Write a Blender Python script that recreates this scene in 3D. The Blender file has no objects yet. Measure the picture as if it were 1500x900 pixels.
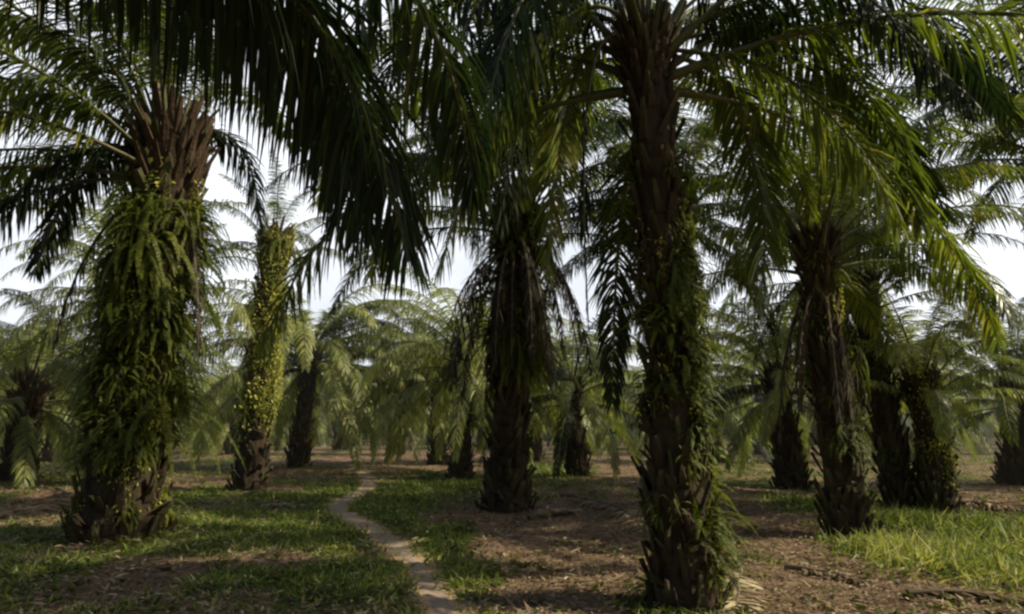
import bpy, math, random
import numpy as np
from mathutils import Vector, Matrix
R = math.radians
rng = np.random.default_rng(7)
random.seed(7)
scene = bpy.context.scene
col = scene.collection

# ------------------------------------------------------------------ camera
F = 1050.0; PITCH = R(9.2); CH = 1.5
cam_d = bpy.data.cameras.new("camera"); cam = bpy.data.objects.new("camera", cam_d); col.objects.link(cam)
cam.location = (0, 0, CH); cam.rotation_euler = (R(90) + PITCH, 0, 0)
cam_d.sensor_width = 36; cam_d.lens = 36 * F / 1500; cam_d.clip_end = 2000; cam_d.clip_start = 0.05
scene.camera = cam
def ray(px, py):
    a = (px - 750) / F; b = (450 - py) / F
    return np.array([a, math.cos(PITCH) - b * math.sin(PITCH), math.sin(PITCH) + b * math.cos(PITCH)])
def gh(x, y):
    return 0.05*np.sin(0.5*x+1)*np.sin(0.43*y+.5) + 0.025*np.sin(1.7*x+2)*np.cos(1.3*y) + 0.012*np.sin(4.1*x)*np.sin(3.7*y+1)
def ground(px, py):
    d = ray(px, py); t = -CH / d[2]
    return d[0]*t, d[1]*t
def at(px, py, y):                      # point seen there at forward distance y
    d = ray(px, py); t = y / d[1]
    return np.array([0, 0, CH]) + d*t

# ------------------------------------------------------------------ mesh helpers
class MB:
    def __init__(s): s.v=[]; s.q=[]; s.t=[]; s.m=[]; s.n=0
    def add(s, v, quads, tint=0.5, mat=0):
        v = np.asarray(v, float).reshape(-1,3); q = np.asarray(quads, int).reshape(-1,4)
        s.v.append(v); s.q.append(q+s.n); s.n += len(v)
        s.t.append(np.broadcast_to(np.asarray(tint,float), (len(v),)).copy())
        s.m.append(np.full(len(q), mat, int))
    def mesh(s, name, mats, smooth=True):
        v=np.concatenate(s.v); q=np.concatenate(s.q); t=np.concatenate(s.t); mi=np.concatenate(s.m)
        me=bpy.data.meshes.new(name)
        me.vertices.add(len(v)); me.vertices.foreach_set('co', v.ravel())
        me.loops.add(len(q)*4); me.loops.foreach_set('vertex_index', q.ravel())
        me.polygons.add(len(q)); me.polygons.foreach_set('loop_start', np.arange(0,len(q)*4,4))
        me.polygons.foreach_set('loop_total', np.full(len(q),4))
        me.polygons.foreach_set('material_index', mi)
        me.polygons.foreach_set('use_smooth', np.full(len(q), smooth))
        a=me.attributes.new('tint','FLOAT','POINT'); a.data.foreach_set('value', t)
        me.update(calc_edges=True); me.validate()
        for m in (mats if isinstance(mats,(list,tuple)) else [mats]): me.materials.append(m)
        return me
def unit(v): return v/np.maximum(np.linalg.norm(v,axis=-1,keepdims=True),1e-9)
G = np.array([0,0,-1.0])
def strips(mb, P, D, N, L, W, droop, tint, nseg=3, prof=(0.55,1.0,0.8,0.06), mat=0, curl=0.0):
    """many leaf blades at once: start, direction, face normal, length, width"""
    n=len(P); P=P.copy(); D=unit(D); pts=[]; 
    S=unit(np.cross(D,N))
    rows=[]
    for k in range(nseg+1):
        w=prof[k]*W*0.5
        rows.append(np.stack([P-S*w[:,None], P+S*w[:,None]],1))
        if k<nseg:
            D=unit(D+G*(droop/nseg)[:,None]); P=P+D*(L/nseg)[:,None]
            S=unit(S-D*np.sum(S*D,1,keepdims=True))
    V=np.stack(rows,1).reshape(n,-1,3); m=2*(nseg+1)
    base=np.array([[2*k,2*k+1,2*k+3,2*k+2] for k in range(nseg)])
    Q=(np.arange(n)[:,None,None]*m+base[None]).reshape(-1,4)
    mb.add(V.reshape(-1,3),Q,np.repeat(tint,m),mat)
def tube(mb, pts, rad, sides=5, tint=0.5, mat=0, flat=1.0):
    pts=np.asarray(pts,float); n=len(pts); T=unit(np.gradient(pts,axis=0))
    ref=np.array([0,0,1.0]) if abs(T[n//2][2])<.95 else np.array([1.0,0,0])
    A=unit(np.cross(T,ref)); B=np.cross(A,T)
    a=np.arange(sides)/sides*2*np.pi
    V=pts[:,None]+np.asarray(rad)[:,None,None]*(A[:,None]*np.cos(a)[None,:,None]+flat*B[:,None]*np.sin(a)[None,:,None])
    i=np.arange(n-1)[:,None]*sides; j=np.arange(sides)[None]
    Q=np.stack([i+j,i+(j+1)%sides,i+sides+(j+1)%sides,i+sides+j],-1).reshape(-1,4)
    mb.add(V.reshape(-1,3),Q,tint,mat)
def spline(P, n=28):
    P=np.asarray(P,float); m=len(P)
    P=np.vstack([2*P[0]-P[1],P,2*P[-1]-P[-2]]); out=[]
    for u in np.linspace(0,m-1-1e-6,n):
        k=int(u); f=u-k; a,b,c,d=P[k:k+4]
        out.append(0.5*((2*b)+(c-a)*f+(2*a-5*b+4*c-d)*f*f+(3*b-a-3*c+d)*f**3))
    return np.array(out)
def link(name, me, parent=None):
    o=bpy.data.objects.new(name,me); col.objects.link(o)
    if parent is not None: o.parent=parent
    return o
def tag(o,label=None,cat=None,group=None,kind=None):
    if label: o['label']=label
    if cat: o['category']=cat
    if group: o['group']=group
    if kind: o['kind']=kind
    return o
def empty(name,loc):
    o=bpy.data.objects.new(name,None); col.objects.link(o); o.location=loc; o.empty_display_size=.2; return o

# ------------------------------------------------------------------ materials
def nodes(name):
    m=bpy.data.materials.new(name); m.use_nodes=True; nt=m.node_tree
    for n in list(nt.nodes): nt.nodes.remove(n)
    return m,nt
def N(nt,t,**k):
    n=nt.nodes.new(t)
    for a,b in k.items(): setattr(n,a,b)
    return n
def ramp(nt,fac,stops):
    r=N(nt,'ShaderNodeValToRGB'); nt.links.new(fac,r.inputs[0]); e=r.color_ramp.elements
    while len(e)<len(stops): e.new(.5)
    for el,(p,c) in zip(e,stops): el.position=p; el.color=(*c,1)
    return r.outputs[0]
def math_(nt,op,a,b,clamp=False):
    n=N(nt,'ShaderNodeMath',operation=op); n.use_clamp=clamp
    for i,x in enumerate((a,b)):
        if isinstance(x,(int,float)): n.inputs[i].default_value=x
        else: nt.links.new(x,n.inputs[i])
    return n.outputs[0]
def noise(nt,scale,detail=3,coord='Object',rough=.55,sc=None):
    tc=N(nt,'ShaderNodeTexCoord'); n=N(nt,'ShaderNodeTexNoise'); n.inputs['Scale'].default_value=scale
    n.inputs['Detail'].default_value=detail; n.inputs['Roughness'].default_value=rough
    src=tc.outputs[coord]
    if sc:
        mp=N(nt,'ShaderNodeMapping'); mp.inputs['Scale'].default_value=sc; nt.links.new(src,mp.inputs[0]); src=mp.outputs[0]
    nt.links.new(src,n.inputs['Vector']); return n.outputs['Fac']
def leafmat(name,stops,trans=.35,rough=.42,spec=.4,rnd=.35,tcol=(1.25,1.35,.55)):
    m,nt=nodes(name); at_=N(nt,'ShaderNodeAttribute',attribute_name='tint'); oi=N(nt,'ShaderNodeObjectInfo')
    f=math_(nt,'ADD',at_.outputs['Fac'],math_(nt,'MULTIPLY',math_(nt,'SUBTRACT',oi.outputs['Random'],.5),rnd),True)
    nz=noise(nt,1.3,2)
    f=math_(nt,'ADD',f,math_(nt,'MULTIPLY',math_(nt,'SUBTRACT',nz,.5),.5),True)
    c=ramp(nt,f,stops)
    p=N(nt,'ShaderNodeBsdfPrincipled'); nt.links.new(c,p.inputs['Base Color'])
    p.inputs['Roughness'].default_value=rough; p.inputs['Specular IOR Level'].default_value=spec
    mx=N(nt,'ShaderNodeMix',data_type='RGBA',blend_type='MULTIPLY'); mx.inputs[0].default_value=1
    nt.links.new(c,mx.inputs[6]); mx.inputs[7].default_value=(*tcol,1)
    tr=N(nt,'ShaderNodeBsdfTranslucent'); nt.links.new(mx.outputs[2],tr.inputs[0])
    ms=N(nt,'ShaderNodeMixShader'); ms.inputs[0].default_value=trans
    nt.links.new(p.outputs[0],ms.inputs[1]); nt.links.new(tr.outputs[0],ms.inputs[2])
    o=N(nt,'ShaderNodeOutputMaterial'); nt.links.new(ms.outputs[0],o.inputs[0]); return m
def solid(name,stops,scale,rough=.85,bump=.4,sc=None,attr=False,spec=.2,bs=None):
    m,nt=nodes(name); f=noise(nt,scale,6,sc=sc,rough=.65)
    if attr:
        a=N(nt,'ShaderNodeAttribute',attribute_name='tint'); f=math_(nt,'ADD',math_(nt,'MULTIPLY',f,.6),math_(nt,'MULTIPLY',a.outputs['Fac'],.45),True)
    c=ramp(nt,f,stops); p=N(nt,'ShaderNodeBsdfPrincipled'); nt.links.new(c,p.inputs['Base Color'])
    p.inputs['Roughness'].default_value=rough; p.inputs['Specular IOR Level'].default_value=spec
    b=N(nt,'ShaderNodeBump'); b.inputs['Strength'].default_value=bump; b.inputs['Distance'].default_value=.03
    nt.links.new(noise(nt,bs or scale*3,6),b.inputs['Height']); nt.links.new(b.outputs[0],p.inputs['Normal'])
    o=N(nt,'ShaderNodeOutputMaterial'); nt.links.new(p.outputs[0],o.inputs[0]); return m
M={}
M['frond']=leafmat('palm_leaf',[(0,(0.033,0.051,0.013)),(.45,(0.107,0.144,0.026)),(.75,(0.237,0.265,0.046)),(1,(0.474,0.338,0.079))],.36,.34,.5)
M['frond_old_shade']=leafmat('old_palm_leaf_shade',[(0,(.008,.015,.008)),(.45,(.022,.034,.014)),(.75,(.044,.058,.022)),(1,(.12,.10,.045))],.24,.58,.22,tcol=(1.05,1.35,.55))  # old brownish leaflets, darkened so the colour carries the crown's shade
M['frond_haze_lit']=leafmat('palm_leaf_haze_lit',[(0,(0.095,0.112,0.033)),(.45,(0.214,0.242,0.069)),(.75,(0.340,0.352,0.107)),(1,(0.504,0.445,0.145))],.40,.4,.5)  # paler leaf: haze and sunlight are put into the colour
M['dead']=leafmat('dead_palm_leaf',[(0,(0.015,0.012,0.007)),(.5,(0.044,0.034,0.020)),(1,(0.109,0.086,0.054))],.2,.6,.25,tcol=(1.2,1.0,.7))
M['rachis']=solid('leaf_stalk',[(.25,(.05,.055,.018)),(.6,(.11,.105,.04)),(.9,(.20,.16,.07))],3,.5,.15,spec=.4)
M['rachis_dead']=solid('dry_leaf_stalk',[(.25,(.06,.045,.03)),(.6,(.15,.115,.075)),(.9,(.28,.23,.16))],3,.7,.2)
M['bark']=solid('palm_bark',[(.2,(0.017,0.012,0.009)),(.45,(0.066,0.046,0.028)),(.6,(0.066,0.066,0.026)),(.75,(0.160,0.115,0.072)),(.95,(0.290,0.224,0.144))],5,.9,.7,attr=True)
M['fibre']=solid('crown_fibre',[(.25,(0.021,0.013,0.008)),(.55,(0.072,0.045,0.026)),(.9,(0.174,0.119,0.065))],8,.9,.7,sc=(1,1,.3))
M['fern']=leafmat('fern_leaf',[(0,(0.035,0.047,0.010)),(.45,(0.107,0.137,0.019)),(.75,(0.215,0.228,0.030)),(1,(0.392,0.305,0.055))],.42,.5,.3)
M['fern_dead']=leafmat('dry_fern_leaf',[(0,(.03,.02,.01)),(.5,(.09,.06,.03)),(1,(.18,.13,.07))],.2,.7,.2)
M['creeper']=leafmat('creeper_leaf_sunlit',[(0,(0.115,0.144,0.024)),(.5,(0.365,0.375,0.061)),(1,(0.729,0.598,0.140))],.38,.5,.3)  # yellow-green leaf brightened, sunlight painted into its colour
M['grass']=leafmat('grass_blade',[(0,(0.058,0.076,0.022)),(.4,(0.140,0.189,0.041)),(.75,(0.279,0.315,0.084)),(1,(0.524,0.479,0.215))],.35,.5,.25,rnd=0)
M['litter']=leafmat('litter_leaf',[(0,(0.068,0.041,0.023)),(.45,(0.238,0.168,0.100)),(.8,(0.431,0.336,0.213)),(1,(0.623,0.545,0.360))],.1,.75,.15,rnd=0,tcol=(1.1,1,.8))
M['path']=solid('path_dirt',[(.3,(0.220,0.165,0.120)),(.5,(0.340,0.260,0.195)),(.7,(0.450,0.360,0.280))],26,.95,.35,bs=40)

# ------------------------------------------------------------------ palm fronds
def frond_mesh(name, pts, n=140, Lm=.72, W=.031, seed=0, mats=None, dead=0.0, hang=1.0, start=.16, rad=.034, gaps=0.0, fwd=.55):
    r=np.random.default_rng(seed); mb=MB(); pts=np.asarray(pts,float); m=len(pts)
    seg=np.r_[0,np.cumsum(np.linalg.norm(np.diff(pts,axis=0),axis=1))]; u=seg/seg[-1]
    rad_=rad*(1-u)**.8+.006; rad_[u<.06]*=1.6
    tube(mb,pts,rad_,6,.5,1,flat=.7)
    t=np.tile(np.linspace(start,.995,n),2); side=np.repeat([1.0,-1.0],n)
    t=np.clip(t+r.normal(0,.003,2*n),start,1)
    keep=r.random(2*n)>gaps; t=t[keep]; side=side[keep]; k=len(t)
    P=np.stack([np.interp(t,u,pts[:,i]) for i in range(3)],1)
    Tg=np.gradient(pts,u,axis=0); T=unit(np.stack([np.interp(t,u,Tg[:,i]) for i in range(3)],1))
    S=unit(np.cross(T,np.array([0,0,1.0])+0*T)); 
    chk=pts[m//3]-pts[0]; hz=unit(np.cross(np.array([chk[0],chk[1],0]),[0,0,1.0])); S=unit(S*np.sign(np.sum(S*hz,1,keepdims=True)+1e-9)*.8+hz*.3)
    U=unit(np.cross(S,T))
    s=(t-start)/(1-start)
    L=Lm*np.interp(s,[0,.12,.4,.75,.95,1],[.35,.75,1,.8,.45,.3])*r.uniform(.82,1.12,k)
    rank=r.choice([-.45,.05,.5],k)+r.normal(0,.14,k)
    f=fwd+.5*s+r.normal(0,.10,k)
    D=unit(S*side[:,None]+T*f[:,None]+U*rank[:,None])
    Nn=unit(U+.5*r.normal(0,1,(k,3))*.35)
    dr=hang*(r.uniform(.7,1.5,k))
    tint=np.clip(.42+r.normal(0,.13,k)+.1*s+dead*.2,0,1)
    strips(mb,P,D,Nn,L,np.full(k,W)*r.uniform(.8,1.15,k),dr,tint,4,(.55,1,.95,.6,.05))
    return mb.mesh(name,mats or [M['frond'],M['rachis']])
def arch(e0,e1,L=5.4,p=1.25,n=22,twist=0.0,seed=0):
    s=np.linspace(0,1,n); a=R(e0)+(R(e1)-R(e0))*s**p; y=np.cumsum(np.r_[0,twist*np.ones(n-1)/n])
    d=np.stack([np.cos(a)*np.cos(y),np.cos(a)*np.sin(y),np.sin(a)],1)*L/(n-1)
    return np.vstack([[0,0,0],np.cumsum(d[:-1],0)])
CN=[(84,20),(76,-8),(66,-26),(55,-42),(43,-52),(31,-60),(17,-68),(0,-78)]
CF=[(84,15),(76,-15),(66,-38),(55,-55),(42,-66),(28,-74),(12,-80),(-8,-84)]
FR={'near':[], 'far':[], 'old':[]}
for i in range(8):
    for k in range(3):
        a,b=CN[i]; e,f,tw,p=random.uniform(-5,5),random.uniform(-8,8),random.uniform(-.45,.45),random.uniform(1.05,1.4)
        FR['near'].append(frond_mesh('frond',arch(a+e,b+f,L=5.2,twist=tw,p=p),seed=i*10+k,hang=1.0+.05*i))
        om=FR['near'][-1].copy(); om.materials[0]=M['frond_old_shade']; FR['old'].append(om)
        a,b=CF[i]
        FR['far'].append(frond_mesh('frond',arch(a+e,b+f,L=5.2,twist=tw,p=p),n=84,W=.042,Lm=.72,seed=i*10+k,hang=1.0+.05*i,mats=[M['frond_haze_lit'],M['rachis']]))
DEAD=[frond_mesh('dead_frond',arch(-25-18*k,-88,L=3.1,twist=random.uniform(-.3,.3),p=.6),n=85,Lm=.42,W=.03,seed=90+k,mats=[M['dead'],M['rachis_dead']],dead=.3,hang=2.6,gaps=.35) for k in range(4)]

# ------------------------------------------------------------------ trunks
def trunk_mesh(name,top,r0,seed,nb=None,flare=1.55,stub=1.0):
    rr=np.random.default_rng(seed); mb=MB(); top=np.asarray(top,float); H=top[2]
    ax=spline([[0,0,-.1],[top[0]*.3,top[1]*.3,H*.33],[top[0]*.62+rr.normal(0,.04),top[1]*.62,H*.66],top,top+[0,0,.25]],20)
    rad=lambda u: r0*(1+(flare-1)*np.exp(-u*H/.7)+.06*np.sin(u*9+seed))*(np.where(u>.97,.75,1))
    uu=np.linspace(0,1,20); tube(mb,ax,rad(uu),14,.2)
    nb=nb or int(H*62)+70
    ga=2.39996
    for i in range(nb):
        if rr.random()<.14: continue
        u=(i-69.5)/(nb-70) if i>=70 else .22*rr.random()**1.3; u=min(max(u+rr.normal(0,.004),0),1); c=np.array([np.interp(u,uu,ax[:,k]) for k in range(3)])
        a=i*ga+rr.normal(0,.12); o=np.array([math.cos(a),math.sin(a),0]); s=np.array([-o[1],o[0],0]); r=rad(u)
        w=rr.uniform(.035,.085)*(r0/.3); h=rr.uniform(.06,.30)*stub*(1+.6*u); out=rr.uniform(.0,.15)*stub*(1+.5*(u>.8)); th=rr.uniform(.012,.035)
        tw=rr.normal(0,.055)
        b=c+o*(r-.03); tp=c+o*(r+out)+np.array([0,0,h])+s*tw
        V=[b-s*w*1.25-[0,0,.05],b+s*w*1.25-[0,0,.05],b+s*w+o*.045,b-s*w+o*.045,
           tp-s*w*.5-o*th*.5+[0,0,rr.normal(0,.03)],tp+s*w*.5-o*th*.5+[0,0,rr.normal(0,.03)],tp+s*w*.35+o*th,tp-s*w*.35+o*th]
        q=[[3,2,6,7],[1,0,4,5],[0,3,7,4],[2,1,5,6],[4,7,6,5],[0,1,2,3]]
        ti=rr.uniform(.1,.75); mb.add(V,q,[ti*.4]*4+[ti,ti,ti+.25,ti+.25])  # stub tips tinted paler than their roots, painted as if lit
    return mb.mesh(name,M['bark'],smooth=False), ax, rad
def crown_base_mesh(r0,seed):
    rr=np.random.default_rng(seed); mb=MB()
    tube(mb,[[0,0,-.35],[0,0,0],[0,0,.35],[0,0,.7],[0,0,.95]],[r0*.95,r0*1.1,r0*.95,r0*.5,.02],12,.4)
    for i in range(60):
        a=i*2.4; o=np.array([math.cos(a),math.sin(a),0]); z=-.35+i/60*.9; r=r0*(1.05-.3*i/60)
        p=[o*r*.7+[0,0,z-.1],o*(r+.06)+[0,0,z+.15],o*(r+.16+.12*rr.random())+[0,0,z+.35+.25*rr.random()]]
        tube(mb,p,[.07,.055,.025],5,rr.random(),flat=.5)
    return mb.mesh('crown_shaft',M['fibre'],smooth=False)
CB=[crown_base_mesh(.3,s) for s in (1,2)]

# ------------------------------------------------------------------ ferns and creepers
def fern_mesh(seed,K=11,L0=.62,up=.5,npn=24,mat='fern',dr=1.9):
    r=np.random.default_rng(seed); mb=MB()
    for k in range(K):
        a=r.normal(0,.75); el=r.normal(up,.4); L=L0*r.uniform(.6,1.25); n=9
        d=np.array([math.cos(a)*math.cos(el),math.sin(a)*math.cos(el),math.sin(el)]); p=np.array([0,r.normal(0,.09),r.normal(0,.12)]); pts=[p]
        for j in range(n-1):
            d=d+G*dr/(n-1)*(1+.5*r.random()); d/=np.linalg.norm(d); p=p+d*L/(n-1); pts.append(p)
        pts=np.array(pts); tube(mb,pts,np.linspace(.005,.002,n),3,.5)
        u=np.linspace(0,1,n); t=np.tile(np.linspace(.08,.99,npn),2); sd=np.repeat([1.,-1.],npn)
        P=np.stack([np.interp(t,u,pts[:,i]) for i in range(3)],1); T=unit(np.gradient(pts,axis=0)); T=unit(np.stack([np.interp(t,u,T[:,i]) for i in range(3)],1))
        S=unit(np.cross(T,[math.cos(a)+.01,math.sin(a),.35])); Nn=np.cross(S,T)
        LL=.042*np.interp(t,[0,.25,.7,1],[.6,1,.85,.25])*(L0/.62)**.4
        strips(mb,P,S*sd[:,None]+T*.3+.12*r.normal(0,1,(2*npn,3)),Nn+.3*r.normal(0,1,(2*npn,3)),LL,np.full(2*npn,.0135),np.full(2*npn,.35),np.clip(r.normal(.45,.1)+r.normal(0,.07,2*npn),0,1),2,(.8,1,.15))
    return mb.mesh('fern',M[mat])
FERN=[fern_mesh(s,K=19,npn=32,L0=.40+.08*(s%4),up=.75,dr=1.5) for s in range(6)]
FERNL=[fern_mesh(20+s,K=18,L0=.75+.1*s,npn=48,up=.5,dr=2.1) for s in range(4)]
FERN+=[fern_mesh(62,K=14,npn=26,L0=.42,mat='fern_dead',dr=2.4),fern_mesh(60,K=12,npn=26,L0=.5,mat='fern_dead',dr=3)]; FERNL+=[fern_mesh(61,K=12,npn=34,L0=.7,mat='fern_dead',dr=3.2)]
def creeper_mesh(seed,n=200,h=.8,w=.28,mat='creeper'):
    r=np.random.default_rng(seed+50*(mat=='fern')); mb=MB(); yy=r.normal(0,w*.75,n); zz=r.normal(0,h*.33,n)+.25*np.sin(yy*9+seed); P=np.stack([r.uniform(.0,.13,n)-np.minimum(yy**2*2.2,.3),yy,zz],1)
    D=np.stack([r.uniform(.1,.9,n),r.normal(0,.7,n),r.uniform(-1,.4,n)],1)
    strips(mb,P,D,np.stack([np.ones(n),r.normal(0,.6,n),r.normal(.4,.5,n)],1),r.uniform(.04,.10,n),r.uniform(.018,.042,n),r.uniform(.4,1.6,n),np.clip(r.normal(.42,.22,n),0,1),3,(.25,1,.8,.1))
    for k in range(5):
        y=r.normal(0,.1); tube(mb,[[.01,y,-h/2],[.05,y+r.normal(0,.05),0],[.02,y+r.normal(0,.1),h/2]],[.008]*3,4,.1)
    return mb.mesh('creeper',M[mat])
CRE=[creeper_mesh(s) for s in range(4)]
CRG=[creeper_mesh(s,n=130,mat='fern') for s in range(4)]

# ------------------------------------------------------------------ a palm
GR='oil palms standing in the plantation rows'
palms=[]
def put(me,name,root,loc,yaw,sc=1.0,tilt=0.0,roll=0.0):
    o=link(name,me,root); o.location=loc; o.rotation_euler=(roll,tilt,yaw); o.scale=(sc,sc,sc); return o
def palm(base,top,r0,label,seed,nf=30,fs=1.0,ferns=0,lferns=0,creep=0,dead=0,avoid=None,fernz=(.1,1),custom=(),quality='near',lowcut=None,group=GR,stub=1.0,emax=8,emin=0,fsc=1.0,bias=None,old=0.0,also=(),lz=None):
    rr=random.Random(seed); x,y=base; z=float(gh(x,y)); root=empty('oil_palm',(x,y,z)); tag(root,label,'palm tree',group)
    top=np.asarray(top,float)-np.array([x,y,z])
    tm,ax,rad=trunk_mesh('trunk',top,r0,seed,stub=stub); link('trunk',tm,root)
    put(CB[seed%2],'crown_shaft',root,top,rr.random()*6.28,r0/.3)
    uu=np.linspace(0,1,20)
    for i in range(nf):
        f=(i+.5)/nf; ci=emin+int(f*(emax-emin)); ci=min(7,ci)
        yaw=(i*2.39996+seed+rr.uniform(-.25,.25))%(2*math.pi)
        if avoid and ci>=avoid[2]:
            da=(yaw-avoid[0]+math.pi)%(2*math.pi)-math.pi
            if abs(da)<avoid[1]: continue
        if any(ci>=q[2] and abs((yaw-q[0]+math.pi)%(2*math.pi)-math.pi)<q[1] for q in also): continue
        me=FR['old' if rr.random()<old else quality][ci*3+rr.randrange(3)]; d=.12+.12*f
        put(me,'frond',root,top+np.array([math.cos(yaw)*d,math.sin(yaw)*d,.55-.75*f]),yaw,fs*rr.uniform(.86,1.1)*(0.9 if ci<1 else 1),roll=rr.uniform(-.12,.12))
    for i,(P,kw) in enumerate(custom):
        pts=spline([np.asarray(p)-np.array([x,y,z]) for p in P],30)
        link('frond',frond_mesh('frond',pts,seed=seed*31+i,**kw),root)
    for i in range(dead):
        yaw=i*2.39996+seed*1.7; 
        put(DEAD[rr.randrange(4)],'dead_frond',root,top+np.array([math.cos(yaw)*r0,math.sin(yaw)*r0,-.25-.3*rr.random()]),yaw,rr.uniform(.7,1.1)*fs)
    def on(u,yaw,pr):
        c=np.array([np.interp(u,uu,ax[:,k]) for k in range(3)]); r=float(rad(np.array(u)))+pr
        return c+np.array([math.cos(yaw)*r,math.sin(yaw)*r,0])
    for lst,nm,n in ((FERN,'fern',ferns),(FERNL,'fern',lferns),(CRE if creep>30 else CRG+CRE[:2],'creeper',creep)):
        for i in range(n):
            zr=lz if (lz and lst is FERNL) else fernz; u=zr[0]+(zr[1]-zr[0])*rr.random(); yaw=i*2.39996+seed+rr.uniform(-.4,.4)
            if bias is not None and rr.random()<.5: yaw=bias+rr.uniform(-1.1,.5)
            if nm=='creeper' and bias is None: yaw=rr.choice([-.3,-1.2,.4,-2.2])+rr.uniform(-.5,.5)
            put(rr.choice(lst),nm,root,on(u,yaw,.01),yaw,rr.choice((.45,.6,.75,.9,1.15))*rr.uniform(.85,1.1)*fsc,roll=rr.gauss(0,.22),tilt=rr.gauss(.05,.15))
    palms.append((x,y)); return root
def P(px,py,topx,topy,dy=0.0):
    x,y=ground(px,py); t=at(topx,topy,y+dy); return (x,y),t

OLD=[M['frond_old_shade'],M['rachis']]
def C(*l): return [at(*q) for q in l]
# hero palms -------------------------------------------------------
b,t=P(1005,885,948,112)
YC=math.atan2(-b[1],-b[0])            # towards the viewer
d0=b[1]
s0=tuple(t+np.array([0,0,.3]))
cust=[
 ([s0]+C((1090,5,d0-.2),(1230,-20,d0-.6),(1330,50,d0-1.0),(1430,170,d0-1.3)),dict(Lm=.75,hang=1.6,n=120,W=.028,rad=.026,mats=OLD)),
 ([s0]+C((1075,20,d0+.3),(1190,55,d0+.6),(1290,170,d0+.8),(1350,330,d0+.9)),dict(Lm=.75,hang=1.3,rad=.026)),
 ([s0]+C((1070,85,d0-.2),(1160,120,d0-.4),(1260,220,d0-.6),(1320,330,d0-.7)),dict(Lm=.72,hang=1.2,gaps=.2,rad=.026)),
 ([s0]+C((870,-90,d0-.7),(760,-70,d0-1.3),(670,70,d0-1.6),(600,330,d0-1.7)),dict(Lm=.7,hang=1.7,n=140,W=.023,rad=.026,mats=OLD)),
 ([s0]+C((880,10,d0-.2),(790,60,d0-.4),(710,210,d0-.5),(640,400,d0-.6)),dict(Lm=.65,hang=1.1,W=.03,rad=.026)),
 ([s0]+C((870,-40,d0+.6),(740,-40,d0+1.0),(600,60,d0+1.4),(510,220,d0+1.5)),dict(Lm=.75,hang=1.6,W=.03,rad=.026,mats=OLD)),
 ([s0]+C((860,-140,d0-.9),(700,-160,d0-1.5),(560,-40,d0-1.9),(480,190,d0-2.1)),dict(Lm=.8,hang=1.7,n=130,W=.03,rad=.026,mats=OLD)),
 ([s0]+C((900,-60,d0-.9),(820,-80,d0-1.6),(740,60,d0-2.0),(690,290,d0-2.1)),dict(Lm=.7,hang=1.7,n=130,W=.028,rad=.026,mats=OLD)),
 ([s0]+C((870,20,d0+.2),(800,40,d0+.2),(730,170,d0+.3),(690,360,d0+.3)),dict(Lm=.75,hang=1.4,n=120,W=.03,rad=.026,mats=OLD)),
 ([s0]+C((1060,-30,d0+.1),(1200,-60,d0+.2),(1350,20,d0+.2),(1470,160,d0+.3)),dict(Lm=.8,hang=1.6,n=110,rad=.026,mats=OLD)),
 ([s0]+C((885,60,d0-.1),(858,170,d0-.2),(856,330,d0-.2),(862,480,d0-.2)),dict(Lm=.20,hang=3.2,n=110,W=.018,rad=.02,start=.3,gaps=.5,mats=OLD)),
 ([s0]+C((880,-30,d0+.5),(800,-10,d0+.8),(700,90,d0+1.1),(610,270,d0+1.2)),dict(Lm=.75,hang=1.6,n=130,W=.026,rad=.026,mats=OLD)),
 ([s0]+C((890,30,d0+.8),(840,50,d0+1.2),(770,160,d0+1.7),(730,330,d0+1.9)),dict(Lm=.7,hang=1.4,n=120,W=.028,rad=.026,mats=OLD)),
 ([s0]+C((1080,50,d0+.6),(1200,110,d0+1.0),(1310,190,d0+1.3),(1390,320,d0+1.5)),dict(Lm=.7,hang=1.4,n=120,W=.028,rad=.026,mats=OLD)),
 ([s0]+C((890,60,d0+.4),(850,90,d0+.6),(820,220,d0+.9),(800,400,d0+1.0)),dict(Lm=.6,hang=1.0,rad=.03)),
 ([s0]+C((1050,110,d0+.4),(1090,190,d0+.7),(1120,330,d0+.8),(1110,480,d0+.9)),dict(Lm=.6,hang=1.0,rad=.03)),
]
palm(b,t,.178,'nearest oil palm right of the path, tall dark ferny trunk',1,nf=30,fs=.95,ferns=60,lferns=12,creep=24,dead=0,avoid=(YC,.95,2),fernz=(.02,.56),lz=(.36,.6),fsc=.7,bias=.0,old=.5,custom=cust)
b,t=P(170,792,246,250)
YC=math.atan2(-b[1],-b[0])
d2=b[1]; s2=tuple(t+np.array([0,0,.25]))
cust2=[([s2]+C((160,120,d2-.2),(70,40,d2-.5),(-60,10,d2-.8)),dict(Lm=.8,hang=1.4,n=120,rad=.03)),
 ([s2]+C((150,165,d2-.2),(50,140,d2-.5),(-70,200,d2-.8)),dict(Lm=.8,hang=1.5,n=120,rad=.03)),
 ([s2]+C((170,215,d2-.4),(80,235,d2-.8),(-20,330,d2-1.1)),dict(Lm=.7,hang=1.4,n=130,rad=.03,mats=OLD)),
 ([s2]+C((180,225,d2+.3),(110,270,d2+.6),(50,400,d2+.8)),dict(Lm=.7,hang=1.4,n=130,rad=.03,mats=OLD)),
 ([s2]+C((310,190,d2+.4),(360,230,d2+.8),(385,330,d2+1.0)),dict(Lm=.6,hang=1.4,n=120,rad=.03,mats=OLD))]
palm(b,t,.36,'thick oil palm on the left wrapped in a deep mantle of hanging green ferns',2,old=.4,nf=42,ferns=98,lferns=56,creep=36,dead=2,avoid=(YC+.75,1.4,3),fernz=(.04,.68),lz=(.26,.66),stub=1.25,fsc=1.0,custom=cust2,also=((.25,1.15,1),))
b,t=P(742,745,758,335)
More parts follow.
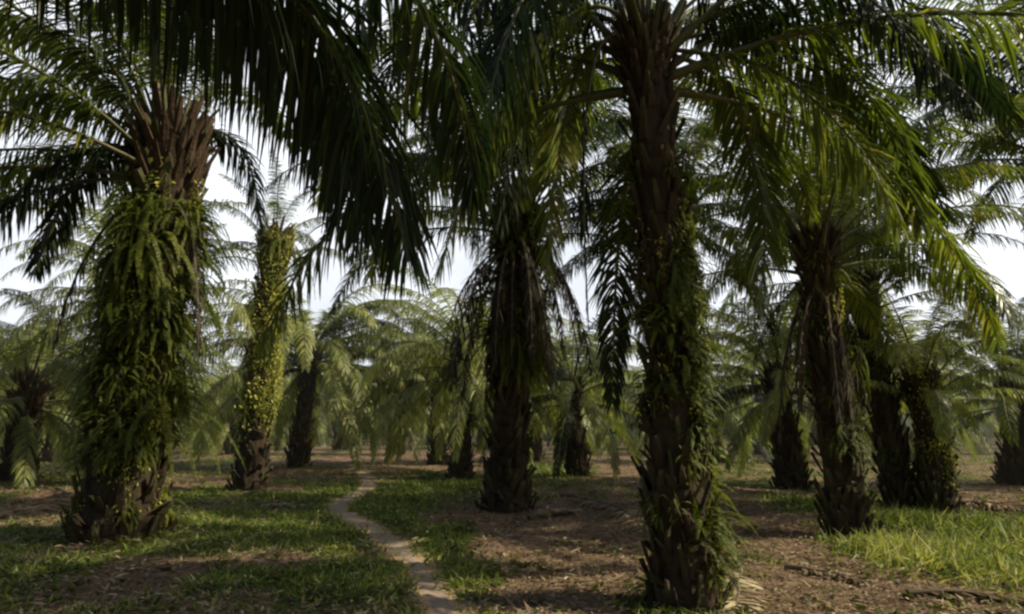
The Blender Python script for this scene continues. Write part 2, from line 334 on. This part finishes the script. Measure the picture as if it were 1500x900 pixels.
palm(b,t,.3,'dark oil palm in the middle with dead fronds hanging round its trunk',3,also=((1.6,.9,0),),old=.6,nf=48,fs=.9,emax=7,ferns=48,lferns=24,creep=8,dead=22,fsc=1.25,fernz=(.34,.95),avoid=(math.atan2(-b[1],-b[0]),.7,5))
b,t=P(1243,785,1196,385)
palm(b,t,.2,'leaning oil palm beside the tall grass with a grey dry skirt below its crown',4,nf=26,fs=.66,emax=7,ferns=14,lferns=2,creep=7,dead=8,fsc=.7,fernz=(.2,.85),avoid=(math.atan2(-b[1],-b[0]),.7,5))
b,t=P(367,716,402,375)
palm(b,t,.27,'sunlit slender oil palm left of the path with bright yellow-green creeper on its trunk',5,nf=18,fs=.46,emax=6,ferns=8,lferns=3,creep=64,fernz=(.2,.98),avoid=(math.atan2(-b[1],-b[0]),1.35,1))
b,t=P(436,686,452,535)
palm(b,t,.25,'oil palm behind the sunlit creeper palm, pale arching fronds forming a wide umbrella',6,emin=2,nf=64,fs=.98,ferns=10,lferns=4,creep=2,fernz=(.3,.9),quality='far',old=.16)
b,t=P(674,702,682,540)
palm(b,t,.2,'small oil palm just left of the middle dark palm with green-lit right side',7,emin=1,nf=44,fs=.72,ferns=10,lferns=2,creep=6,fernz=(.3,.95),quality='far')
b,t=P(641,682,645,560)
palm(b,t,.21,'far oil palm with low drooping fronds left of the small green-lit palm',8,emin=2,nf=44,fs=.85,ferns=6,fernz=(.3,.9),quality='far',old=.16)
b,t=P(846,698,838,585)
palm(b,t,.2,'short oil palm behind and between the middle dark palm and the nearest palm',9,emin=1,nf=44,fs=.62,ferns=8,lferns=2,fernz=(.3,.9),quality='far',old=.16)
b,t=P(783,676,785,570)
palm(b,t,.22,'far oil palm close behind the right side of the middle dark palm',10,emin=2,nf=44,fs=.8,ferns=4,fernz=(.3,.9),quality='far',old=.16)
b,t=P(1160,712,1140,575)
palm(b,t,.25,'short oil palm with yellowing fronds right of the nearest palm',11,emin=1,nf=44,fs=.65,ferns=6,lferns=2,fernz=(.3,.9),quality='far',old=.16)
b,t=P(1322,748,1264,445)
palm(b,t,.19,'slim leaning oil palm right of the grey-skirted palm, standing in green grass',12,nf=24,fs=.62,emax=6,ferns=7,lferns=0,creep=8,dead=1,fsc=.6,fernz=(.2,.9),quality='far',avoid=(math.atan2(-b[1],-b[0]),.7,5))  # paler leaf colour stands in for sun on these fronds
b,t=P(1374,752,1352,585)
palm(b,t,.2,'short ferny oil palm right of the slim leaning palm, lit yellow along its right edge',13,nf=22,fs=.45,emax=6,ferns=18,lferns=2,creep=36,bias=0.0,fsc=.6,fernz=(.25,.98),quality='far')  # pale fronds and bright creeper on the right stand in for sunlight
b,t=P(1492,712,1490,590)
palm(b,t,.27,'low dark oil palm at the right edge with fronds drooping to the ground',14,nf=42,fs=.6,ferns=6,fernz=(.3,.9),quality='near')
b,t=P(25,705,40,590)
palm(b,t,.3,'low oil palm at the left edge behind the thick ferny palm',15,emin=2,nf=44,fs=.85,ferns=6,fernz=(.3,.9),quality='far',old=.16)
# tall palms whose trunks stand behind the nearer ones
for k,(x,y,h,r,lab) in enumerate(((3.15,13.6,5.4,.24,'tall oil palm whose trunk stands hidden behind the nearest palm'),    (7.9,17.3,5.6,.24,'tall oil palm behind the grey-skirted palm, its crown showing above the short ferny palm'),(-13.6,24.5,6.0,.26,'tall oil palm far behind the thick ferny palm, only its upper crown showing'),(-9.4,17.5,4.2,.26,'oil palm behind the thick ferny palm, its crown showing left of the ferns'))):
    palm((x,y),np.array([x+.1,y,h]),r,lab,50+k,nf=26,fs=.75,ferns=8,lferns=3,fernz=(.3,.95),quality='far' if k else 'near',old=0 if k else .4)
# palms standing outside the picture whose fronds hang into it
x,y=-3.4,1.3; t=np.array([x,y,5.0]); s0=tuple(t+np.array([0,0,.35]))
cust=[
 ([s0]+C((60,-330,2.7),(260,-190,3.2),(420,-40,3.8),(490,110,4.3),(515,270,4.7)),dict(Lm=.9,hang=1.6,n=220,W=.028,rad=.04,start=.06,mats=OLD)),
 ([s0]+C((-60,-330,2.6),(200,-190,3.0),(420,-20,3.6),(530,160,4.1),(600,380,4.5)),dict(Lm=1.0,hang=1.8,n=170,W=.029,rad=.04,start=.34,mats=OLD)),
 ([s0]+C((-40,-260,3.0),(180,-120,3.6),(380,20,4.4),(480,160,5.0),(530,330,5.4)),dict(Lm=1.0,hang=1.8,n=170,W=.029,rad=.04,start=.34,mats=OLD)),
 ([s0]+C((120,-420,2.6),(380,-260,3.0),(570,-60,3.5),(660,110,4.0),(700,300,4.3)),dict(Lm=.8,hang=1.8,n=140,W=.03,rad=.04,start=.12,mats=OLD)),
]
palm((x,y),t,.28,'palm outside the left edge whose huge dark frond sweeps across the top left sky',16,nf=10,emax=4,fs=.9,custom=cust,avoid=(R(60),1.2,0),group='palms outside the frame')
x,y=11.2,13.2; t=np.array([x,y,6.3])
palm((x,y),t,.28,'palm outside the right edge whose dark fronds fill the upper right corner',17,nf=42,fs=1.15,emax=6,old=.6,group='palms outside the frame')

for k,(x,y) in enumerate(((-7.5,-4.5),(-1.2,-5.5),(-4.5,-11.5))):  # unseen palms added behind the camera to darken the foreground
    palm((x,y),np.array([x+.2,y,4.9+.2*k]),.28,'unseen oil palm added behind the viewpoint to darken the foreground',60+k,nf=30,group='palms outside the frame')
# rows further back -------------------------------------------------
FT=[trunk_mesh('trunk',(rx,ry,h),.28,40+k)[0] for k,(h,rx,ry) in enumerate([(2.3,.2,.1),(2.8,-.3,.1),(3.2,.1,-.2),(1.9,-.15,.1)])]
FTOP=[(.2,.1,2.3),(-.3,.1,2.8),(.1,-.2,3.2),(-.15,.1,1.9)]
far=0
for j in range(-14,15):
    for i in range(0,14):
        x=j*8.4+(4.2 if i%2 else 0)+random.uniform(-.7,.7)-1.0; y=28+i*7.4+random.uniform(-.7,.7)
        if abs(x)>y*.74+3 or y>84: continue
        if min((x-a)**2+(y-c)**2 for a,c in palms)<30: continue
        k=random.randrange(4); root=empty('oil_palm',(x,y,float(gh(x,y))))
        tag(root,'distant oil palm with a pale drooping crown in the hazy back rows','palm tree','distant oil palms in the back rows')
        link('trunk',FT[k],root); sc=random.uniform(.74,1.14); n=30
        for q in range(n):
            yaw=q*2.39996+j; ci=min(7,1+int(q/n*8))
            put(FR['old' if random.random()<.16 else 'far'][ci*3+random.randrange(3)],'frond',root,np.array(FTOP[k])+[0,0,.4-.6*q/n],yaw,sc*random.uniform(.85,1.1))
        for q in range(3):
            yaw=random.uniform(0,6.3); put(random.choice(FERNL),'fern',root,np.array(FTOP[k])*[.6,.6,random.uniform(.4,.9)]+[math.cos(yaw)*.28,math.sin(yaw)*.28,0],yaw,1.3)
        far+=1
print('far palms',far)

# far-off palms that run together into one belt of leaves
nb=60000; x=rng.uniform(-105,105,nb); y=rng.uniform(80,100,nb); z=rng.random(nb)**1.2*(3.2+1.2*np.sin(x*.7)+1.0*np.sin(x*1.9+1)+.5*np.sin(y))+.3
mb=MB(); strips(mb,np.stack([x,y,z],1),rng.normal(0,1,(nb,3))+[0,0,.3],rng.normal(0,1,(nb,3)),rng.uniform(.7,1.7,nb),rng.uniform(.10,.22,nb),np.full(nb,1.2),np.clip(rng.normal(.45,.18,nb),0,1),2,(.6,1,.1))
tag(link('palm_foliage',mb.mesh('palm_foliage',M['frond_haze_lit'])),'pale belt of far-off palm foliage closing the view between the trunks','palm foliage',kind='stuff')
# ------------------------------------------------------------------ ground masks
def blobs(lst):
    out=[]
    for px,py,rx,ry in lst:
        x0,y0=ground(px,py); x1,_=ground(px+rx,py); _,ya=ground(px,py-ry); _,yb=ground(px,py+ry)
        out.append((x0,(ya+yb)/2,abs(x1-x0),abs(ya-yb)/2))
    return out
def fbm(x,y,s=1.0):
    v=0; a=.5
    for k in range(4):
        an=1.1*k+.3; xx=(x*math.cos(an)+y*math.sin(an))*s; yy=(-x*math.sin(an)+y*math.cos(an))*s
        v=v+a*np.sin(xx*2.1+1.3*np.sin(yy*1.3+k))*np.cos(yy*1.9+1.1*np.sin(xx*1.1+2*k)); a*=.55; s*=2.0
    return v
GREEN=blobs([(430,790,170,70),(470,730,90,25),(330,760,120,35),(500,860,120,50),(580,740,70,45),(645,800,55,40),(690,850,60,40),(640,715,90,20),(330,850,120,25),
             (1400,770,110,22),(1330,820,120,35),(1470,830,90,45),(1190,740,40,20),(880,735,30,16),(800,690,80,12),(250,730,60,20),(60,840,70,20),(60,700,60,8)])
BROWN=blobs([(840,800,140,60),(1130,780,90,100),(1150,870,160,40),(820,870,130,40),(380,745,90,9),(600,675,140,12),(1450,735,70,8),(200,850,110,30),(380,825,90,18),(60,740,80,30),(900,745,60,25)])
def mask(lst,x,y):
    m=np.zeros_like(x)
    for cx,cy,rx,ry in lst: m=np.maximum(m,1.35-np.sqrt(((x-cx)/rx)**2+((y-cy)/ry)**2))
    return m
def green(x,y):
    g=.35+.5*fbm(x,y,.5)+.25*fbm(x,y,1.9)
    g=np.where(mask(GREEN,x,y)>-.2,np.maximum(g,g*.35+mask(GREEN,x,y)*.95),g)-np.clip(mask(BROWN,x,y),0,1)*.75
    return np.clip(g,0,1)
PATH=spline([np.array([*ground(*p),0]) for p in ((668,940),(655,905),(640,870),(618,835),(592,806),(560,782),(524,764),(500,752),(494,744),(503,734),(524,720),(540,710),(541,701),(532,692),(515,682))],420)
def pdist(x,y):
    s=x.shape; q=np.stack([x.ravel(),y.ravel()],1); out=np.full(len(q),9.)
    for a in range(0,len(PATH),6): out=np.minimum(out,np.hypot(q[:,0]-PATH[a,0],q[:,1]-PATH[a,1]))
    return out.reshape(s)
# ground: dense in front, one sheet to the horizon
gx=np.r_[-900,-400,-200,-100,-60,np.linspace(-30,30,461),60,100,200,400,900]
gy=np.r_[-300,-100,-30,np.linspace(-4,40,361),60,90,150,300,600,1200]
X,Y=np.meshgrid(gx,gy); Z=gh(X,Y)+.02*fbm(X,Y,1.6); Z=np.where((abs(X)>40)|(Y>70)|(Y<-10),0,Z)
pd=pdist(X,Y); Z=Z-.035*np.exp(-(pd/.22)**2)
def gz(x,y): return gh(x,y)+.02*fbm(x,y,1.6)
mb=MB(); ny,nx=X.shape; ii=(np.arange(ny-1)[:,None]*nx+np.arange(nx-1)[None]).ravel()
mb.add(np.stack([X,Y,Z],-1),np.stack([ii,ii+1,ii+nx+1,ii+nx],-1),green(X,Y).ravel())
m,nt=nodes('plantation_ground')
a=N(nt,'ShaderNodeAttribute',attribute_name='tint'); n1=noise(nt,1.4,6); n2=noise(nt,9,6,rough=.7); n3=noise(nt,40,4,rough=.7)
gf=math_(nt,'ADD',a.outputs['Fac'],math_(nt,'MULTIPLY',math_(nt,'SUBTRACT',n2,.5),1.3),True)
br=ramp(nt,math_(nt,'ADD',math_(nt,'MULTIPLY',n2,.6),math_(nt,'MULTIPLY',n3,.4)),[(.3,(.06,.037,.022)),(.48,(.19,.126,.08)),(.6,(.33,.23,.155)),(.75,(.48,.36,.255))])
gr=ramp(nt,math_(nt,'ADD',math_(nt,'MULTIPLY',n1,.4),math_(nt,'MULTIPLY',n3,.6)),[(.3,(.02,.032,.008)),(.5,(.068,.105,.02)),(.7,(.125,.16,.04))])
mx=N(nt,'ShaderNodeMix',data_type='RGBA'); nt.links.new(ramp(nt,gf,[(.3,(0,0,0)),(.6,(1,1,1))]),mx.inputs[0]); nt.links.new(br,mx.inputs[6]); nt.links.new(gr,mx.inputs[7])
so_=N(nt,'ShaderNodeAttribute',attribute_name='soil'); sf=math_(nt,'ADD',so_.outputs['Fac'],math_(nt,'MULTIPLY',math_(nt,'SUBTRACT',n2,.5),.9),True)
m2=N(nt,'ShaderNodeMix',data_type='RGBA'); nt.links.new(ramp(nt,sf,[(.35,(0,0,0)),(.75,(1,1,1))]),m2.inputs[0]); nt.links.new(mx.outputs[2],m2.inputs[6])
nt.links.new(ramp(nt,n3,[(.3,(.40,.265,.15)),(.5,(.58,.405,.245)),(.7,(.70,.52,.33))]),m2.inputs[7])
p=N(nt,'ShaderNodeBsdfPrincipled'); p.inputs['Roughness'].default_value=.95; p.inputs['Specular IOR Level'].default_value=.1; nt.links.new(m2.outputs[2],p.inputs['Base Color'])
bp=N(nt,'ShaderNodeBump'); bp.inputs['Strength'].default_value=.8; bp.inputs['Distance'].default_value=.06; nt.links.new(math_(nt,'ADD',n2,math_(nt,'MULTIPLY',n3,.5)),bp.inputs['Height']); nt.links.new(bp.outputs[0],p.inputs['Normal'])
o=N(nt,'ShaderNodeOutputMaterial'); nt.links.new(p.outputs[0],o.inputs[0])
gme=mb.mesh('ground',m); sa=gme.attributes.new('soil','FLOAT','POINT'); sa.data.foreach_set('value',np.exp(-(pd/.30)**2).ravel())
tag(link('ground',gme),'plantation floor of brown leaf litter and patchy green grass','ground',kind='structure')
# path
T=unit(np.gradient(PATH,axis=0)); S=np.stack([T[:,1],-T[:,0],0*T[:,0]],1); k=np.arange(len(PATH))
kk=k*.3; jit=lambda: np.convolve(rng.normal(0,.018,len(k)),np.ones(4)/4,'same')
wl=.12+.03*np.sin(kk*.37)+.02*np.sin(kk*.91+1)+jit(); wr=.13+.03*np.sin(kk*.29+2)+.02*np.sin(kk*1.1)+jit()
wl*=np.linspace(.84,2.2,len(k)); wr*=np.linspace(.84,2.2,len(k))
cols=[]
for f in (-1,-.5,0,.5,1):
    q=PATH+S*(np.where(f<0,wl,wr)*f)[:,None]; q[:,2]=gz(q[:,0],q[:,1])-.035*np.exp(-(np.where(f<0,wl,wr)*abs(f)/.22)**2)+(.014 if abs(f)<1 else -.02); cols.append(q)
V=np.stack(cols,1); n=len(k); ii=(np.arange(n-1)[:,None]*5+np.arange(4)[None]).ravel(); mb=MB(); mb.add(V,np.stack([ii,ii+1,ii+6,ii+5],-1))
tag(link('path',mb.mesh('path',M['path'])),'narrow pale footpath of bare trodden earth winding through the grass','path',kind='structure')

# ------------------------------------------------------------------ grass, litter
def scatter(n,ymax=32,near=3.6):
    u=rng.random(n); y=near*(ymax/near)**u; x=(rng.random(n)*2-1)*(y*.84+.9); return x,y
TB=blobs([(1330,825,120,38),(1460,800,90,40)]); tall0=lambda a,b: np.clip(mask(TB,a,b),0,1)
x,y=scatter(340000); g=green(x,y); pd=pdist(x,y); nearpalm=np.min([np.hypot(x-a,y-c) for a,c in palms[:15]],0)
patch=np.clip(.50+.75*fbm(x,y,2.3)+.5*tall0(x,y),.08,1)
keep=(rng.random(len(x))<g**1.3*1.15*patch)&(pd>(.075+.2*rng.random(len(x)))*(1+np.clip(y-8,0,12)*.09))&(nearpalm>.35); x=x[keep]; y=y[keep]; g=g[keep]; n=len(x)
TALL=mask(blobs([(1330,825,120,38),(1460,800,90,40),(1300,770,60,15),(1190,742,30,14)]),x,y); tall=np.clip(TALL,0,1)
h=(.04+.065*rng.random(n)+.03*g)*(1+1.7*tall)*(1+y*.015)
D=np.stack([rng.normal(0,.55,n),rng.normal(0,.55,n),np.ones(n)],1); D[:,0]+=.4*tall
mb=MB(); strips(mb,np.stack([x,y,gz(x,y)-.01],1),D,np.stack([rng.normal(0,1,n),rng.normal(0,1,n)-.5,.2*np.ones(n)],1),h,(.007+.012*rng.random(n))*(1+y*.06),.4+.9*rng.random(n),np.clip(.42+.2*fbm(x,y,.7)+rng.normal(0,.17,n)+.45*(rng.random(n)<.24)+.30*tall*(y<9.3),0,1),2,(1,.75,.08))
print('grass',n)
tag(link('grass',mb.mesh('grass',M['grass'])),'patchy green grass growing beside the footpath and around the right-hand palms','grass',kind='stuff')
x,y=scatter(130000,34); g=green(x,y); pd=pdist(x,y); keep=(rng.random(len(x))>g*.9)&(pd>.16); x=x[keep]; y=y[keep]; n=len(x)
mb=MB(); L=.025+.14*rng.random(n)**3; a=rng.random(n)*6.28
strips(mb,np.stack([x,y,gz(x,y)+.008+.03*rng.random(n)],1),np.stack([np.cos(a),np.sin(a),rng.normal(.05,.22,n)],1),np.stack([rng.normal(0,.4,n),rng.normal(0,.4,n),np.ones(n)],1),L,(.006+.018*rng.random(n))*(1+y*.03),.25*rng.random(n),np.clip(rng.normal(.45,.22,n),0,1),3,(.5,1,.8,.1))
tag(link('leaf_litter',mb.mesh('leaf_litter',M['litter'])),'brown fallen leaflets and dry scraps strewn over bare soil','leaf litter',kind='stuff')

x,y=scatter(26000,26); g=green(x,y); pd=pdist(x,y); keep=(rng.random(len(x))<np.clip(.25+g,0,1)*np.clip(.3+.9*fbm(x+9,y,1.4),0,1))&(pd>.25); x=x[keep]; y=y[keep]
mm=7; n=len(x)*mm; a=rng.random(n)*6.28; X0=np.repeat(x,mm)+rng.normal(0,.035,n); Y0=np.repeat(y,mm)+rng.normal(0,.035,n)
mb=MB(); strips(mb,np.stack([X0,Y0,gz(X0,Y0)+.03*rng.random(n)],1),np.stack([np.cos(a),np.sin(a),rng.uniform(.1,1.0,n)],1),np.stack([rng.normal(0,.3,n),rng.normal(0,.3,n),np.ones(n)],1),.04+.07*rng.random(n),.015+.03*rng.random(n),.9*rng.random(n),np.clip(np.repeat(rng.normal(.38,.2,len(x)),mm)+rng.normal(0,.08,n),0,1),3,(.3,1,.8,.1))
tag(link('weeds',mb.mesh('weeds',M['fern'])),'low broad-leaved weeds mixed into the grass and litter','weeds',kind='stuff')
# fallen fronds --------------------------------------------------------
def fallen(p0,p1,label,bow=.3,seed=0,Lm=.45,lift=.08,pale=0.0):
    a=np.array([*ground(*p0),0]); c=np.array([*ground(*p1),0]); d=c-a; s=np.array([-d[1],d[0],0])*bow*.5
    pts=spline([a,a+d*.35+s*.8,a+d*.7+s*.8,c],16); pts[:,2]=gz(pts[:,0],pts[:,1])+.03+lift*np.sin(np.linspace(0,3.14,16))
    root=empty('fallen_frond',tuple(pts[0])); tag(root,label,'fallen frond','dead fronds lying on the ground')
    r=np.random.default_rng(seed); pts=pts-pts[0]
    mb=MB(); tube(mb,pts,np.linspace(.035,.008,16),6,.5); link('stalk',mb.mesh('stalk',M['rachis_dead']),root)
    n=70; t=np.tile(np.linspace(.2,1,n),2); sd=np.repeat([1.,-1.],n); u=np.linspace(0,1,16)
    Pp=np.stack([np.interp(t,u,pts[:,i]) for i in range(3)],1); T=unit(d)[None]; S=np.cross(T,[0,0,1.])
    mb=MB(); strips(mb,Pp,S*sd[:,None]+T*.8+np.stack([r.normal(0,.2,2*n),r.normal(0,.2,2*n),r.normal(.12,.15,2*n)],1),np.array([0,0,1.])+r.normal(0,.3,(2*n,3)),Lm*r.uniform(.6,1.1,2*n),np.full(2*n,.035),np.full(2*n,.35),np.clip(r.normal(.5+pale,.15,2*n),0,1),3,(.5,1,.8,.1))
    link('leaflets',mb.mesh('leaflets',M['litter']),root)
fallen((822,728),(945,775),'dry brown fallen frond on the ground between the middle dark palm and the nearest palm',.1,1)
fallen((1150,832),(1262,850),'dead frond lying on litter in front of the grey-skirted palm',.2,2,Lm=.2,lift=.02,pale=-.1)
fallen((1330,872),(1490,884),'fallen brown frond along the bottom edge below the tall grass',.15,3,Lm=.22,lift=.02,pale=-.2)
fallen((1015,845),(1078,893),'bleached broken frond piece at the foot of the nearest palm',.3,4,Lm=.25,pale=.4)
fallen((372,741),(432,744),'pale dry frond lying in grass in front of the sunlit creeper palm',.05,5,Lm=.22,lift=.03,pale=.25)
fallen((255,690),(345,672),'grey dead frond heaped on the ground left of the sunlit creeper palm',.3,6,lift=.25)
fallen((775,760),(838,752),'short broken frond on bare earth just right of the middle dark palm',.2,7,Lm=.25,pale=.3)
fallen((1400,742),(1490,752),'brown fallen frond behind the green grass at the right edge',.1,8)
fallen((80,720),(10,760),'dark fallen frond by the left edge beside the thick ferny palm',.2,9)

# ------------------------------------------------------------------ damp haze hanging between the rows
m,nt=nodes('haze'); vs=N(nt,'ShaderNodeVolumeScatter'); vs.inputs['Density'].default_value=.0021; vs.inputs['Anisotropy'].default_value=.35; vs.inputs['Color'].default_value=(1,.99,.94,1)
o=N(nt,'ShaderNodeOutputMaterial'); nt.links.new(vs.outputs[0],o.inputs['Volume'])
mb=MB(); V=[(x,y,z) for z in (-.5,11) for y in (13,125) for x in (-110,110)]
mb.add(V,[[0,2,3,1],[4,5,7,6],[0,1,5,4],[2,6,7,3],[0,4,6,2],[1,3,7,5]]); tag(link('haze',mb.mesh('haze',m,False)),'thin damp haze between the distant palm rows','haze',kind='stuff')
# ------------------------------------------------------------------ light
SE,SA=R(39),R(95)                       # sun elevation, azimuth clockwise from the view direction
w=bpy.data.worlds.new('World'); scene.world=w; w.use_nodes=True; nt=w.node_tree
bg=nt.nodes['Background']; bg.inputs[1].default_value=.09
sky=N(nt,'ShaderNodeTexSky',sky_type='NISHITA'); sky.sun_disc=False; sky.sun_elevation=SE; sky.sun_rotation=SA; sky.dust_density=3; sky.air_density=1.2
nz=noise(nt,2.2,5,coord='Generated'); 
mx=N(nt,'ShaderNodeMix',data_type='RGBA'); tc=N(nt,'ShaderNodeTexCoord'); sx=N(nt,'ShaderNodeSeparateXYZ'); nt.links.new(tc.outputs['Generated'],sx.inputs[0])
zen=ramp(nt,sx.outputs['Z'],[(.50,(1,1,1)),(.68,(.0,.0,.0))])     # white haze low in the sky, clear blue overhead
cl=ramp(nt,nz,[(.40,(.72,.72,.72)),(.55,(1,1,1))])
fr=ramp(nt,sx.outputs['Y'],[(.02,(0,0,0)),(.45,(1,1,1))])       # cloud white kept to the front, sky behind cleared to weaken the fill light
nt.links.new(math_(nt,'MULTIPLY',math_(nt,'MULTIPLY',zen,cl),fr),mx.inputs[0])
nt.links.new(sky.outputs[0],mx.inputs[6]); mx.inputs[7].default_value=(13.0,13.5,14.4,1); nt.links.new(mx.outputs[2],bg.inputs[0])
sd=bpy.data.lights.new('sun','SUN'); sd.energy=5.0; sd.angle=R(.5); sd.color=(1,.90,.66); so=bpy.data.objects.new('sun',sd); col.objects.link(so)
dv=Vector((math.sin(SA)*math.cos(SE),math.cos(SA)*math.cos(SE),math.sin(SE))); so.rotation_euler=dv.to_track_quat('Z','Y').to_euler()
scene.view_settings.view_transform='Standard'; scene.view_settings.look='None'; scene.view_settings.exposure=0
scene.render.engine='CYCLES'; scene.cycles.use_denoising=True; scene.cycles.filter_width=2.5
scene.cycles.max_bounces=6; scene.cycles.transmission_bounces=3; scene.cycles.diffuse_bounces=4; scene.cycles.glossy_bounces=2
